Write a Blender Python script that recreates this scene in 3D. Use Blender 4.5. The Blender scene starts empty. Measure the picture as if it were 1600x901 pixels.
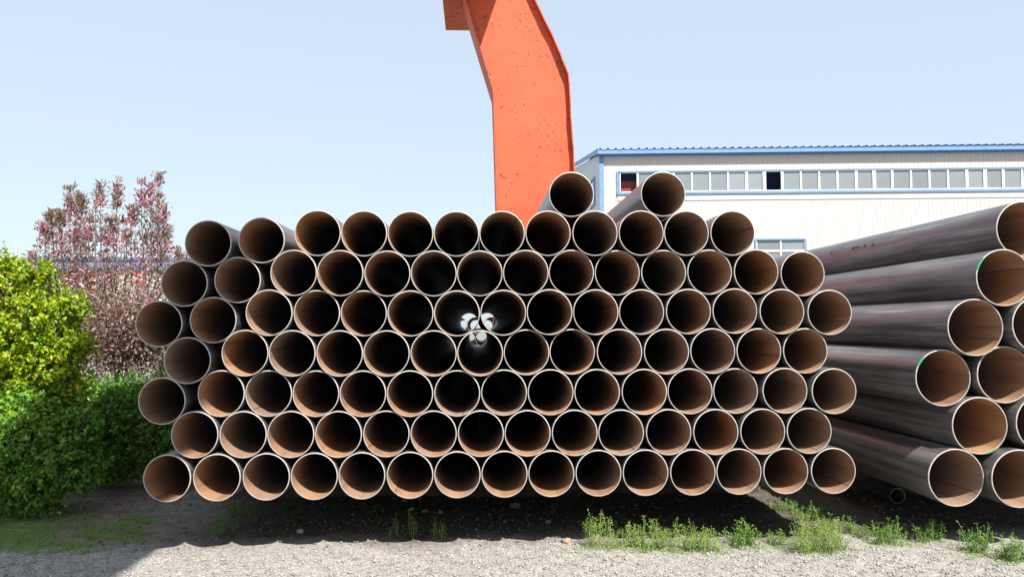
import bpy, math, random
import numpy as np
from mathutils import Vector, Matrix
R = math.radians
random.seed(7)
rng = np.random.default_rng(7)
sc = bpy.context.scene
col = sc.collection

# ------------------------------------------------------------------ camera
F_PX, IW, IH, CAM_H = 1300.0, 1600.0, 901.0, 2.00
YAW, PITCH, ROLL = R(2.4293), R(2.6561), R(-0.2)
Fv = Vector((math.sin(YAW)*math.cos(PITCH), math.cos(YAW)*math.cos(PITCH), math.sin(PITCH)))
Rt = Vector((math.cos(YAW), -math.sin(YAW), 0))
Up = Rt.cross(Fv)
R2 = Rt*math.cos(ROLL) + Up*math.sin(ROLL)
U2 = Up*math.cos(ROLL) - Rt*math.sin(ROLL)
cd = bpy.data.cameras.new('camera'); cam = bpy.data.objects.new('camera', cd); col.objects.link(cam)
cd.sensor_fit = 'HORIZONTAL'; cd.sensor_width = 36.0; cd.lens = 36.0*F_PX/IW
cd.clip_start = 0.1; cd.clip_end = 6000
m = Matrix((R2, U2, -Fv)).transposed().to_4x4(); m.translation = (0, 0, CAM_H); cam.matrix_world = m
sc.camera = cam

# ------------------------------------------------------------------ sky, sun, exposure
SUN = Vector((0.46, -1.0, 1.36)).normalized()           # direction towards the sun
w = bpy.data.worlds.new('World'); sc.world = w; w.use_nodes = True
nt = w.node_tree; bg = nt.nodes['Background']
sky = nt.nodes.new('ShaderNodeTexSky'); sky.sky_type = 'NISHITA'; sky.sun_disc = False
sky.sun_elevation = math.asin(SUN.z); sky.sun_rotation = math.atan2(SUN.x, SUN.y)
sky.air_density = 1.0; sky.dust_density = 1.2; sky.ozone_density = 1.5; sky.altitude = 0
hz = nt.nodes.new('ShaderNodeMix'); hz.data_type = 'RGBA'; hz.inputs[0].default_value = 0.74     # even milky haze over the whole sky
nt.links.new(sky.outputs[0], hz.inputs[6]); hz.inputs[7].default_value = (3.15, 3.62, 4.1, 1); nt.links.new(hz.outputs[2], bg.inputs[0]); bg.inputs[1].default_value = 0.12
sl = bpy.data.lights.new('sun', 'SUN'); sl.energy = 5.0; sl.angle = R(0.53); sl.color = (1.0, 0.94, 0.86)
so = bpy.data.objects.new('sun', sl); col.objects.link(so)
so.rotation_euler = SUN.to_track_quat('Z', 'Y').to_euler(); so.location = (8, -12, 20)
sc.view_settings.view_transform = 'Standard'; sc.view_settings.look = 'None'
sc.view_settings.exposure = 0.95; sc.view_settings.gamma = 1.0
sc.render.engine = 'CYCLES'
sc.cycles.use_denoising = True
sc.cycles.max_bounces = 12; sc.cycles.diffuse_bounces = 8; sc.cycles.glossy_bounces = 8
sc.cycles.transmission_bounces = 6; sc.cycles.transparent_max_bounces = 6

# ------------------------------------------------------------------ helpers
def ray(px, py):
    return R2*((px-IW/2)/F_PX) + U2*(-(py-IH/2)/F_PX) + Fv
def AT(px, py, Y):                                       # point on the plane y = Y
    d = ray(px, py); t = Y/d.y
    return Vector((d.x*t, Y, CAM_H + d.z*t))
def G(px, py, z=0.0):                                    # point on the ground
    d = ray(px, py); t = (z-CAM_H)/d.z
    return Vector((d.x*t, d.y*t, z))
def tag(o, label=None, cat=None, group=None, kind=None):
    if label: o['label'] = label
    if cat: o['category'] = cat
    if group: o['group'] = group
    if kind: o['kind'] = kind
    return o
def empty(name, loc=(0, 0, 0), rz=0.0):
    o = bpy.data.objects.new(name, None); col.objects.link(o)
    o.location = loc; o.rotation_euler = (0, 0, rz); o.empty_display_size = 0.3
    return o
def link(name, me, parent=None, loc=None, rot=None):
    o = bpy.data.objects.new(name, me); col.objects.link(o)
    if parent is not None: o.parent = parent
    if loc is not None: o.location = loc
    if rot is not None: o.rotation_euler = rot
    return o
class MB:
    def __init__(s): s.v = []; s.f = []; s.m = []; s.sm = []
    def add(s, v, f, mi=0, smooth=False):
        b = len(s.v); s.v += [tuple(p) for p in v]
        s.f += [tuple(i+b for i in q) for q in f]; s.m += [mi]*len(f); s.sm += [smooth]*len(f)
    def box(s, x0, x1, y0, y1, z0, z1, mi=0):
        v = [(x, y, z) for z in (z0, z1) for y in (y0, y1) for x in (x0, x1)]
        s.add(v, [(0, 2, 3, 1), (4, 5, 7, 6), (0, 1, 5, 4), (2, 6, 7, 3), (0, 4, 6, 2), (1, 3, 7, 5)], mi)
    def tube(s, pts, rad, n=6, mi=0, cap=True):
        pts = [Vector(p) for p in pts]; rings = []
        for i, p in enumerate(pts):
            d = (pts[min(i+1, len(pts)-1)]-pts[max(i-1, 0)]).normalized()
            a = d.orthogonal().normalized(); b = d.cross(a)
            r = rad[i] if hasattr(rad, '__len__') else rad
            rings.append([p+a*(r*math.cos(2*math.pi*k/n))+b*(r*math.sin(2*math.pi*k/n)) for k in range(n)])
        v = [q for g in rings for q in g]; f = []
        for i in range(len(pts)-1):
            for k in range(n): f.append((i*n+k, i*n+(k+1) % n, (i+1)*n+(k+1) % n, (i+1)*n+k))
        s.add(v, f, mi, True)
        if cap: s.add(rings[-1], [tuple(range(n))], mi); s.add(rings[0], [tuple(reversed(range(n)))], mi)
    def prism(s, poly, y0, y1, mi=0):                    # polygon in x,z extruded along y
        n = len(poly); v = [(p[0], y0, p[1]) for p in poly]+[(p[0], y1, p[1]) for p in poly]
        f = [tuple(range(n)), tuple(reversed(range(n, 2*n)))]
        f += [(i, i+n, (i+1) % n+n, (i+1) % n) for i in range(n)]
        s.add(v, f, mi)
    def mesh(s, name, mats):
        me = bpy.data.meshes.new(name); me.from_pydata(s.v, [], s.f)
        for mt in (mats if isinstance(mats, (list, tuple)) else [mats]): me.materials.append(mt)
        me.polygons.foreach_set('material_index', s.m); me.polygons.foreach_set('use_smooth', s.sm)
        import bmesh
        bm = bmesh.new(); bm.from_mesh(me); bmesh.ops.recalc_face_normals(bm, faces=bm.faces); bm.to_mesh(me); bm.free()
        me.update(); return me
    def build(s, name, mats, parent=None, loc=None, rot=None):
        return link(name, s.mesh(name, mats), parent, loc, rot)
def np_mesh(name, V, Fq, mat, smooth=False, k=4):
    me = bpy.data.meshes.new(name)
    nf = len(Fq); me.vertices.add(len(V)); me.vertices.foreach_set('co', V.astype(np.float32).ravel())
    me.loops.add(nf*k); me.loops.foreach_set('vertex_index', Fq.astype(np.int32).ravel())
    me.polygons.add(nf); me.polygons.foreach_set('loop_start', (np.arange(nf)*k).astype(np.int32))
    me.polygons.foreach_set('loop_total', np.full(nf, k, np.int32))
    if smooth: me.polygons.foreach_set('use_smooth', np.ones(nf, bool))
    me.materials.append(mat); me.update(calc_edges=True); me.validate(); return me

# ------------------------------------------------------------------ material helpers
def mat(name):
    mt = bpy.data.materials.new(name); mt.use_nodes = True
    t = mt.node_tree; b = t.nodes['Principled BSDF']
    return mt, t, b
def nd(t, typ, **kw):
    n = t.nodes.new(typ)
    for k, v in kw.items():
        if k.startswith('i_'): n.inputs[k[2:].replace('_', ' ')].default_value = v
        else: setattr(n, k, v)
    return n
def ramp(t, fac, stops, interp='LINEAR'):
    n = t.nodes.new('ShaderNodeValToRGB'); n.color_ramp.interpolation = interp
    e = n.color_ramp.elements
    while len(e) < len(stops): e.new(0.5)
    for q, (p, c) in zip(e, stops):
        q.position = p; q.color = (*c, 1) if len(c) == 3 else c
    t.links.new(fac, n.inputs[0]); return n
def coords(t, kind='Object', scale=(1, 1, 1)):
    tc = t.nodes.new('ShaderNodeTexCoord'); mp = t.nodes.new('ShaderNodeMapping')
    mp.inputs['Scale'].default_value = scale; t.links.new(tc.outputs[kind], mp.inputs[0]); return mp.outputs[0]
def noise(t, vec, scale, detail=4, rough=0.55, dist=0.0):
    n = t.nodes.new('ShaderNodeTexNoise'); n.inputs['Scale'].default_value = scale
    n.inputs['Detail'].default_value = detail; n.inputs['Roughness'].default_value = rough
    n.inputs['Distortion'].default_value = dist
    if vec is not None: t.links.new(vec, n.inputs['Vector'])
    return n.outputs[0]
def mix(t, fac, a, b, mode='MIX'):
    n = t.nodes.new('ShaderNodeMix'); n.data_type = 'RGBA'; n.blend_type = mode
    for s, x in ((n.inputs[0], fac), (n.inputs[6], a), (n.inputs[7], b)):
        if hasattr(x, 'links') or hasattr(x, 'is_linked'): t.links.new(x, s)
        elif isinstance(x, (int, float)): s.default_value = x
        else: s.default_value = (*x, 1)
    return n.outputs[2]
def math_(t, op, a, b=None, c=None, clamp=False):
    n = t.nodes.new('ShaderNodeMath'); n.operation = op; n.use_clamp = clamp
    for i, x in enumerate((a, b, c)):
        if x is None: continue
        if hasattr(x, 'is_linked'): t.links.new(x, n.inputs[i])
        else: n.inputs[i].default_value = x
    return n.outputs[0]
def bump(t, b, h, strength=0.3, dist=0.01):
    n = t.nodes.new('ShaderNodeBump'); n.inputs['Strength'].default_value = strength
    n.inputs['Distance'].default_value = dist
    t.links.new(h, n.inputs['Height']); t.links.new(n.outputs[0], b.inputs['Normal'])
def plain(name, c, rough=0.6, metal=0.0, var=0.12, scale=6.0, bmp=0.0):
    mt, t, b = mat(name); v = coords(t)
    n = noise(t, v, scale, 5)
    lo = tuple(x*(1-var) for x in c); hi = tuple(min(1, x*(1+var)) for x in c)
    r = ramp(t, n, [(0.3, lo), (0.7, hi)]); t.links.new(r.outputs[0], b.inputs['Base Color'])
    b.inputs['Roughness'].default_value = rough; b.inputs['Metallic'].default_value = metal
    if bmp: bump(t, b, n, bmp)
    return mt
def obj_random(t):
    n = t.nodes.new('ShaderNodeObjectInfo'); return n.outputs['Random']

# pipes: outside scale, inside rust, cut rim
def pipe_outer():
    mt, t, b = mat('mill_scale'); tc = t.nodes.new('ShaderNodeTexCoord')
    rnd = obj_random(t)
    add = nd(t, 'ShaderNodeVectorMath', operation='ADD'); t.links.new(tc.outputs['Object'], add.inputs[0]); 
    cmb = nd(t, 'ShaderNodeCombineXYZ'); t.links.new(math_(t, 'MULTIPLY', rnd, 40.0), cmb.inputs[1]); t.links.new(cmb.outputs[0], add.inputs[1])
    mp = nd(t, 'ShaderNodeMapping'); mp.inputs['Scale'].default_value = (1, 0.06, 1); t.links.new(add.outputs[0], mp.inputs[0])
    streak = noise(t, mp.outputs[0], 9, 6, 0.6)
    mott = noise(t, add.outputs[0], 3.5, 5)
    base = ramp(t, streak, [(0.28, (0.06, 0.057, 0.058)), (0.5, (0.15, 0.14, 0.138)), (0.72, (0.28, 0.262, 0.25))])
    mp3 = nd(t, 'ShaderNodeMapping'); mp3.inputs['Scale'].default_value = (1, 0.02, 1); t.links.new(add.outputs[0], mp3.inputs[0])
    scr = ramp(t, noise(t, mp3.outputs[0], 45, 4, 0.6), [(0.50, (1, 1, 1)), (0.68, (1.6, 1.55, 1.5))])
    base2 = mix(t, 1.0, base.outputs[0], scr.outputs[0], 'MULTIPLY')
    rust = ramp(t, mott, [(0.52, (0, 0, 0)), (0.72, (1, 1, 1))])
    c = mix(t, math_(t, 'MULTIPLY', rust.outputs[0], 0.35), base2, (0.11, 0.07, 0.055))
    t.links.new(c, b.inputs['Base Color'])
    rr = ramp(t, streak, [(0.3, (0.26,)*3), (0.7, (0.42,)*3)]); t.links.new(rr.outputs[0], b.inputs['Roughness'])
    b.inputs['Metallic'].default_value = 0.35; b.inputs['Specular IOR Level'].default_value = 0.6
    bump(t, b, streak, 0.08, 0.01)
    return mt
def pipe_inner():
    mt, t, b = mat('rusty_bore'); tc = t.nodes.new('ShaderNodeTexCoord')
    rnd = obj_random(t)
    add = nd(t, 'ShaderNodeVectorMath', operation='ADD'); t.links.new(tc.outputs['Object'], add.inputs[0])
    cmb = nd(t, 'ShaderNodeCombineXYZ'); t.links.new(math_(t, 'MULTIPLY', rnd, 53.0), cmb.inputs[1]); t.links.new(cmb.outputs[0], add.inputs[1])
    mp = nd(t, 'ShaderNodeMapping'); mp.inputs['Scale'].default_value = (1, 0.12, 1); t.links.new(add.outputs[0], mp.inputs[0])
    n1 = noise(t, mp.outputs[0], 7, 5); n2 = noise(t, add.outputs[0], 16, 5)
    red = ramp(t, n1, [(0.28, (0.24, 0.115, 0.050)), (0.5, (0.385, 0.205, 0.098)), (0.72, (0.46, 0.27, 0.145))])
    c = mix(t, math_(t, 'MULTIPLY', n2, 0.35), red.outputs[0], (0.25, 0.16, 0.12))
    # bores differ: some orange, some greyer
    c = mix(t, math_(t, 'MULTIPLY', rnd, 0.75), c, (0.27, 0.195, 0.15))
    r7 = math_(t, 'FRACT', math_(t, 'MULTIPLY', rnd, 7.31)); c = mix(t, math_(t, 'MULTIPLY', r7, 0.45), c, (0.62, 0.58, 0.55), 'MULTIPLY')
    # washed-in stains running down the bore
    mp2 = nd(t, 'ShaderNodeMapping'); mp2.inputs['Scale'].default_value = (1, 0.05, 1); t.links.new(add.outputs[0], mp2.inputs[0])
    stn = ramp(t, noise(t, mp2.outputs[0], 14, 3, 0.5), [(0.56, (0, 0, 0)), (0.66, (1, 1, 1))])
    c = mix(t, math_(t, 'MULTIPLY', stn.outputs[0], 0.45), c, (0.13, 0.09, 0.07))
    # rust near the mouth, dark mill scale deeper; the depth darkening also paints in shade
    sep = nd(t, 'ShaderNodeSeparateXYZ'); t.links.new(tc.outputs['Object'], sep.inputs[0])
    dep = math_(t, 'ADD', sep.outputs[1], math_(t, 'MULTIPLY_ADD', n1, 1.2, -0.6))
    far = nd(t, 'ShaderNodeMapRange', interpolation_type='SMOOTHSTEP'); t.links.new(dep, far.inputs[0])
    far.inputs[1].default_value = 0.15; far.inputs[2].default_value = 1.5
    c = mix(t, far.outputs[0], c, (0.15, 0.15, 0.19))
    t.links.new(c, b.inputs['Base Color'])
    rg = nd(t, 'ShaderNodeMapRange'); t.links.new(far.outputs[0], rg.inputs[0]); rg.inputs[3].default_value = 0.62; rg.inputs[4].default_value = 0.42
    t.links.new(rg.outputs[0], b.inputs['Roughness']); b.inputs['Specular IOR Level'].default_value = 0.55
    bump(t, b, n2, 0.10, 0.003)
    return mt
M_out, M_in = pipe_outer(), pipe_inner()
M_rim = plain('cut_steel', (0.47, 0.44, 0.41), 0.42, 0.15, 0.18, 22)
M_seam = plain('weld_seam', (0.11, 0.075, 0.06), 0.45, 0.3)
M_green = plain('green_paint', (0.03, 0.30, 0.15), 0.5)
M_ink = plain('stencil_ink', (0.012, 0.012, 0.016), 0.6)

# ------------------------------------------------------------------ ground
def gnoise(x, y):
    return (0.5*np.sin(1.7*x+0.6*y+1.3)*np.sin(1.1*y-0.8*x) + 0.3*np.sin(4.1*x-2.2*y+.5)*np.sin(3.3*y+1.9*x)
            + 0.2*np.sin(9.7*x+3.1*y)*np.sin(8.3*y-4.4*x+2.))
def gz(x, y):
    x = np.asarray(x, float); y = np.asarray(y, float)
    k = np.clip((12-np.abs(x))/4, 0, 1)*np.clip((y-3.0)/1.5, 0, 1)*np.clip((19.5-y)/3, 0, 1)
    return (0.030*gnoise(x, y)+0.010*np.sin(13.1*x+5*y)*np.sin(11.3*y-3*x)+0.006*np.sin(31*x-9*y)*np.sin(27*y+8*x))*k
def ground_mat():
    mt, t, b = mat('ground'); ge = t.nodes.new('ShaderNodeNewGeometry'); P = ge.outputs['Position']
    sep = nd(t, 'ShaderNodeSeparateXYZ'); t.links.new(P, sep.inputs[0])
    big = noise(t, P, 0.9, 4); mid = noise(t, P, 6, 6, .65); fine = noise(t, P, 60, 4, .7)
    vor = nd(t, 'ShaderNodeTexVoronoi'); vor.inputs['Scale'].default_value = 55; t.links.new(P, vor.inputs['Vector'])
    grav = ramp(t, vor.outputs['Color'], [(0.1, (0.17, 0.157, 0.143)), (0.5, (0.28, 0.265, 0.245)), (0.9, (0.38, 0.36, 0.33))])
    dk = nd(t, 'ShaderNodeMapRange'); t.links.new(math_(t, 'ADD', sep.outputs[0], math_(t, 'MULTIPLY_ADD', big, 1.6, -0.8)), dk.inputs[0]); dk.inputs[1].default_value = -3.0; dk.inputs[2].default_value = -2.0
    dirt = ramp(t, mid, [(0.3, (0.10, 0.082, 0.064)), (0.55, (0.17, 0.143, 0.115)), (0.8, (0.27, 0.23, 0.185))])
    conc = ramp(t, mid, [(0.3, (0.15, 0.145, 0.125)), (0.7, (0.22, 0.21, 0.19))])
    # gravel road in front, bare earth under the stacks, concrete yard beyond
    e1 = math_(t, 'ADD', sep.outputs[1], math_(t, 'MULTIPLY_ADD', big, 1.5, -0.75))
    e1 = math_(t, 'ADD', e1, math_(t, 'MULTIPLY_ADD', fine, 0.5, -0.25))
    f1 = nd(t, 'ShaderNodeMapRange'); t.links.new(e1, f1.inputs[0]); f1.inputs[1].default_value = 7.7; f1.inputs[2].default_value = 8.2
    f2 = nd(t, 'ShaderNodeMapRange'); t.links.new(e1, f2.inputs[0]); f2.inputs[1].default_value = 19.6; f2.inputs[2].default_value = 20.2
    shaded_dirt = mix(t, dk.outputs[0], dirt.outputs[0], mix(t, 1.0, dirt.outputs[0], (0.58, 0.55, 0.52), 'MULTIPLY'))   # dirt colour darkened on the stack side to paint in shade
    c = mix(t, f1.outputs[0], grav.outputs[0], shaded_dirt); c = mix(t, f2.outputs[0], c, conc.outputs[0])
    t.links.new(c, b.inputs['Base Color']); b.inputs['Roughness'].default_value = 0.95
    h = math_(t, 'ADD', math_(t, 'MULTIPLY', mid, 1.0), math_(t, 'MULTIPLY', fine, 0.5))
    bump(t, b, h, 0.6, 0.03)
    return mt
xs = np.concatenate([[-3000, -800, -250, -90, -45, -25, -16], np.arange(-12, 12.01, 0.11), [16, 25, 45, 90, 250, 800, 3000]])
ys = np.concatenate([[-600, -150, -40, -15, -5, 0, 2, 3.5], np.arange(4.5, 13, 0.09), np.arange(13, 21, 0.3), [22, 25, 32, 45, 70, 110, 250, 800, 4500]])
gx, gy = np.meshgrid(xs, ys); V = np.stack([gx.ravel(), gy.ravel(), gz(gx, gy).ravel()], 1)
nx, ny = len(xs), len(ys); ii = (np.arange(ny-1)[:, None]*nx+np.arange(nx-1)[None]).ravel()
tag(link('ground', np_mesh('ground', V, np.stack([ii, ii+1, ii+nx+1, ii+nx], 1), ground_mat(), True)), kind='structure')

# ------------------------------------------------------------------ pipes
L_PIPE = 12.0; DZ = 0.12          # the stacks ride that much higher than the survey table says
def pipe_meshes(rad, wall, n=64, bev=0.004):
    a = np.arange(n)*2*math.pi/n
    def ring(r, y): return [(r*math.cos(t), y, r*math.sin(t)) for t in a]
    ri = rad-wall; body = MB(); L = L_PIPE
    yy = [0.006, 0.25, 0.6, 1.2, 2.5, 5.0, 8.0, L]
    v = [p for y in yy for p in ring(rad, y)]
    body.add(v, [(i*n+k, i*n+(k+1) % n, (i+1)*n+(k+1) % n, (i+1)*n+k) for i in range(len(yy)-1) for k in range(n)], 0, True)
    v = [p for y in yy for p in ring(ri, y)]
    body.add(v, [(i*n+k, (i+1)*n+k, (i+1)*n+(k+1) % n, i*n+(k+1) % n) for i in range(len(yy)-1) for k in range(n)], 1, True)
    v = ring(rad, L)+ring(ri, L); body.add(v, [(k, (k+1) % n, n+(k+1) % n, n+k) for k in range(n)], 1)
    me = bpy.data.meshes.new('steel_pipe'); me.from_pydata(body.v, [], body.f)
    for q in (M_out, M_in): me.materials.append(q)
    me.polygons.foreach_set('material_index', body.m); me.polygons.foreach_set('use_smooth', body.sm)
    rim = MB(); prof = [(rad, 0.006), (rad-bev*0.6, 0.0), (ri+bev*0.3, -0.0012), (ri, 0.006)]
    v = [p for r, y in prof for p in ring(r, y)]
    rim.add(v, [(i*n+k, (i+1)*n+k, (i+1)*n+(k+1) % n, i*n+(k+1) % n) for i in range(3) for k in range(n)], 0, False)
    rme = bpy.data.meshes.new('cut_rim'); rme.from_pydata(rim.v, [], rim.f); rme.materials.append(M_rim)
    s = MB(); ws = 0.006                                  # longitudinal weld bead, inside and outside
    for r0, r1 in ((ri+0.001, ri-0.0025), (rad-0.001, rad+0.0012)):
        v = []
        for y in (0.01, L-0.01): v += [(r0, y, -ws), (r1, y, 0), (r0, y, ws)]
        s.add(v, [(0, 1, 4, 3), (1, 2, 5, 4)], 0)
    sme = s.mesh('weld_seam', M_seam)
    return me, rme, sme
PM = pipe_meshes(0.2080, 0.0088); PM2 = pipe_meshes(0.2600, 0.0100)
def add_pipe(ms, x, z, y, ang, label, group):
    o = link('steel_pipe', ms[0], None, (x, y, z+DZ), (0, ang, 0)); tag(o, label, 'pipe', group)
    link('cut_rim', ms[1], o); link('weld_seam', ms[2], o)
    return o
ORD = ['', 'first', 'second', 'third', 'fourth', 'fifth', 'sixth', 'seventh', 'eighth', 'ninth', 'tenth', 'eleventh', 'twelfth', 'thirteenth', 'fourteenth', 'fifteenth']
WIDE = [
 [(-2.733,.560,7.53),(-2.302,.560,7.54),(-1.872,.560,7.55),(-1.449,.560,7.55),(-1.028,.560,7.55),(-.6,.560,7.55),(-.176,.560,7.55),(.247,.560,7.55),(.67,.560,7.55),(1.097,.560,7.55),(1.526,.560,7.55),(1.957,.560,7.54),(2.383,.560,7.55),(2.816,.560,7.55),(3.254,.560,7.54)],
 [(-2.504,.936,7.55),(-2.08,.933,7.55),(-1.66,.931,7.55),(-1.239,.927,7.56),(-.814,.926,7.57),(-.39,.924,7.56),(.035,.924,7.55),(.457,.923,7.55),(.884,.923,7.55),(1.307,.922,7.55),(1.742,.922,7.55),(2.173,.921,7.54),(2.606,.921,7.54),(3.033,.925,7.53)],
 [(-2.795,1.236,7.55),(-2.286,1.296,7.58),(-1.868,1.293,7.59),(-1.446,1.289,7.58),(-1.024,1.287,7.56),(-.602,1.286,7.55),(-.178,1.285,7.56),(.246,1.288,7.57),(.668,1.289,7.56),(1.091,1.289,7.55),(1.523,1.288,7.55),(1.946,1.289,7.56),(2.373,1.288,7.58),(2.815,1.291,7.53),(3.263,1.285,7.51)],
 [(-2.579,1.593,7.55),(-2.074,1.656,7.56),(-1.654,1.652,7.55),(-1.233,1.649,7.56),(-.813,1.647,7.55),(-.39,1.646,7.55),(.03,1.646,7.54),(.452,1.651,7.57),(.87,1.654,7.58),(1.299,1.652,7.55),(1.731,1.652,7.55),(2.158,1.655,7.55),(2.586,1.654,7.55),(3.023,1.653,7.56)],
 [(-2.84,1.92,7.57),(-2.368,1.953,7.59),(-1.862,2.016,7.55),(-1.443,2.012,7.58),(-1.022,2.009,7.58),(-.6,2.007,7.56),(-.18,2.006,7.55),(.241,2.011,7.55),(.66,2.015,7.53),(1.083,2.013,7.54),(1.507,2.014,7.56),(1.938,2.017,7.55),(2.369,2.02,7.55),(2.797,2.014,7.52),(3.246,2.005,7.53)],
 [(-2.625,2.282,7.58),(-2.156,2.313,7.59),(-1.649,2.375,7.56),(-1.231,2.372,7.55),(-.809,2.368,7.56),(-.39,2.368,7.55),(.028,2.37,7.57),(.447,2.374,7.55),(.867,2.378,7.58),(1.292,2.375,7.59),(1.718,2.376,7.57),(2.145,2.38,7.57),(2.577,2.381,7.56),(3.024,2.365,7.59)],
 [(-2.413,2.642,7.56),(-1.943,2.672,7.58),(-1.438,2.735,7.56),(-1.02,2.732,7.56),(-.603,2.731,7.58),(-.185,2.732,7.58),(.233,2.734,7.57),(.654,2.737,7.57),(1.083,2.736,7.55),(1.508,2.737,7.54),(1.929,2.737,7.55),(2.36,2.738,7.55)],
 [(.872,3.096,7.57),(1.718,3.098,7.55)]]
LAYER = ['bottom layer', 'second layer', 'third layer', 'fourth layer', 'fifth layer', 'sixth layer', 'seventh layer']
for li, row in enumerate(WIDE):
    for k, (x, z, y) in enumerate(row):
        if li == 7:
            lab = ['lone steel pipe on top of the wide stack, beside the orange crane leg',
                   'lone steel pipe on top of the wide stack, before the white warehouse windows'][k]
        else:
            lab = 'rusty-bored steel pipe, %s of the wide stack, %s from the hedge end' % (LAYER[li], ORD[k+1])
        add_pipe(PM, x, z, y, random.uniform(0, 2*math.pi), lab, 'steel pipes of the wide stack')
THICK = [[(4.341,.504,7.44),(4.872,.505,7.35),(5.40,.505,7.40),(5.93,.505,7.36),(6.46,.505,7.42)], [(4.576,.97,7.44),(5.127,.995,7.37),(5.665,.99,7.42),(6.195,.965,7.36),(6.73,.965,7.4)],
         [(4.28,1.401,7.50),(4.822,1.43,7.44),(5.36,1.462,7.38),(5.93,1.43,7.42)], [(4.531,1.863,7.39),(5.088,1.885,7.32),(5.625,1.91,7.4),(6.2,1.88,7.36)],
         [(4.792,2.314,7.36),(5.337,2.345,7.42)], [(5.051,2.767,7.45)]]
LAYER2 = ['bottom layer', 'second layer', 'third layer', 'fourth layer', 'fifth layer']
marks = {(4, 0): (150, 26, 1), (2, 0): (143, 20, 1), (1, 0): (-67, 22, 1)}
M_pink = None
for li, row in enumerate(THICK):
    for k, (x, z, y) in enumerate(row):
        lab = ('thick steel pipe alone on top of the stack of thicker pipes' if li == 5 else
               'thick steel pipe, %s of the thicker-pipe stack, %s from the wide stack' % (LAYER2[li], ORD[k+1]))
        if (li, k) in marks: lab = lab.replace('thick steel pipe', 'green-dabbed pipe')
        o = add_pipe(PM2, x, z, y, 0.0, lab, 'thick steel pipes of the stack by the warehouse')
        sm = [c for c in o.children if c.name.startswith('weld_seam')][0]
        sm.rotation_euler = (0, R([35, 205, 160, 25, -20, 10][li]+k*70), 0)
        if (li, k) in marks:
            a0, da, _ = marks[(li, k)]; g = MB(); r0, r1 = 0.2490, 0.2608; n = 10
            aa = [R(a0-da/2+da*i/n) for i in range(n+1)]
            v = [(r*math.cos(a), -0.0028, r*math.sin(a)) for a in aa for r in (r0, r1)] + [(0.2612*math.cos(a), 0.03+0.012*math.sin(7*a), 0.2612*math.sin(a)) for a in aa]
            f = [(2*i, 2*i+1, 2*i+3, 2*i+2) for i in range(n)] + [(2*i+1, 2*n+2+i, 2*n+3+i, 2*i+3) for i in range(n)]
            g.add(v, f); g.build('paint_mark', M_green, o)
# black stencil strokes on the top thick pipe
po = [o for o in col.objects if o.get('label', '').startswith('thick steel pipe alone')][0]
for (yy, a0, dy, da) in [(3.60, 157, .05, 9), (2.95, 157, .05, 9), (2.78, 158, .20, 2), (2.80, 154, .14, 2), (2.62, 156, .05, 10), (2.40, 158, .05, 8)]:
    g = MB(); rr = 0.2609; aa = [R(a0-da/2+da*i/4) for i in range(5)]
    v = [(rr*math.cos(a), y, rr*math.sin(a)) for a in aa for y in (yy, yy+dy)]
    g.add(v, [(2*i, 2*i+1, 2*i+3, 2*i+2) for i in range(4)]); g.build('stencil_mark', M_ink, po)

# a further stack beyond the crane leg, glimpsed only through the bores near eye level
for li in range(5):
    for k in range(5-li % 2):
        add_pipe(PM2, -1.62+0.524*k+0.262*(li % 2), 0.262-DZ+0.4535*li, 27.0+0.1*((li*7+k*3) % 4), random.uniform(0, 6), 'rusty steel pipe of a far stack glimpsed through the bores', 'pipes of the far stack')
# sleepers carrying the stacks
M_wood = plain('old_timber', (0.065, 0.05, 0.038), 0.9, 0, 0.35, 9, 0.4)
def sleeper(x0, x1, y, h, d, label):
    g = MB(); c = 0.02; prof = [(-d/2, -0.05), (d/2, -0.05), (d/2, h-c), (d/2-c, h), (-d/2+c, h), (-d/2, h-c)]
    nn = len(prof); xsn = np.linspace(x0, x1, 16); v = []
    for i, xx in enumerate(xsn):
        for q, (py, pz) in enumerate(prof): v.append((xx, y+py+random.uniform(-.006, .006), pz if q in (3, 4) else pz+random.uniform(-.006, .002)))
    f = [(i*nn+k, i*nn+(k+1) % nn, (i+1)*nn+(k+1) % nn, (i+1)*nn+k) for i in range(15) for k in range(nn)]
    f += [tuple(range(nn)), tuple(range(15*nn, 16*nn))]
    g.add(v, f); o = g.build('timber_sleeper', M_wood); tag(o, label, 'sleeper', 'sleepers under the pipe stacks')
for y, s in ((10.15, 'closest to the gravel'), (13.4, 'midway along the pipes'), (18.2, 'closest to the crane leg')):
    sleeper(-3.0, 3.40, y, 0.3515+DZ, 0.26, 'dark timber sleeper under the wide pipe stack, '+s)
    sleeper(4.25, 7.2, y-0.1, 0.2435+DZ, 0.24, 'dark timber sleeper under the thicker-pipe stack, '+s)
p = G(1403, 786); g = MB()
pts = 20; v = []
for y, r in ((0, .078), (0, .09), (2.2, .09), (2.2, .078), (0, .078)):
    v += [(r*math.cos(2*math.pi*k/pts), y, r*math.sin(2*math.pi*k/pts)) for k in range(pts)]
g.add(v, [(i*pts+k, i*pts+(k+1) % pts, (i+1)*pts+(k+1) % pts, (i+1)*pts+k) for i in range(4) for k in range(pts)], 0, False)
tag(g.build('pipe_offcut', M_out, None, (p.x, p.y, 0.088+float(gz(p.x, p.y)))), 'thin dark pipe offcut on the earth under the thicker stack', 'pipe')

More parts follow.
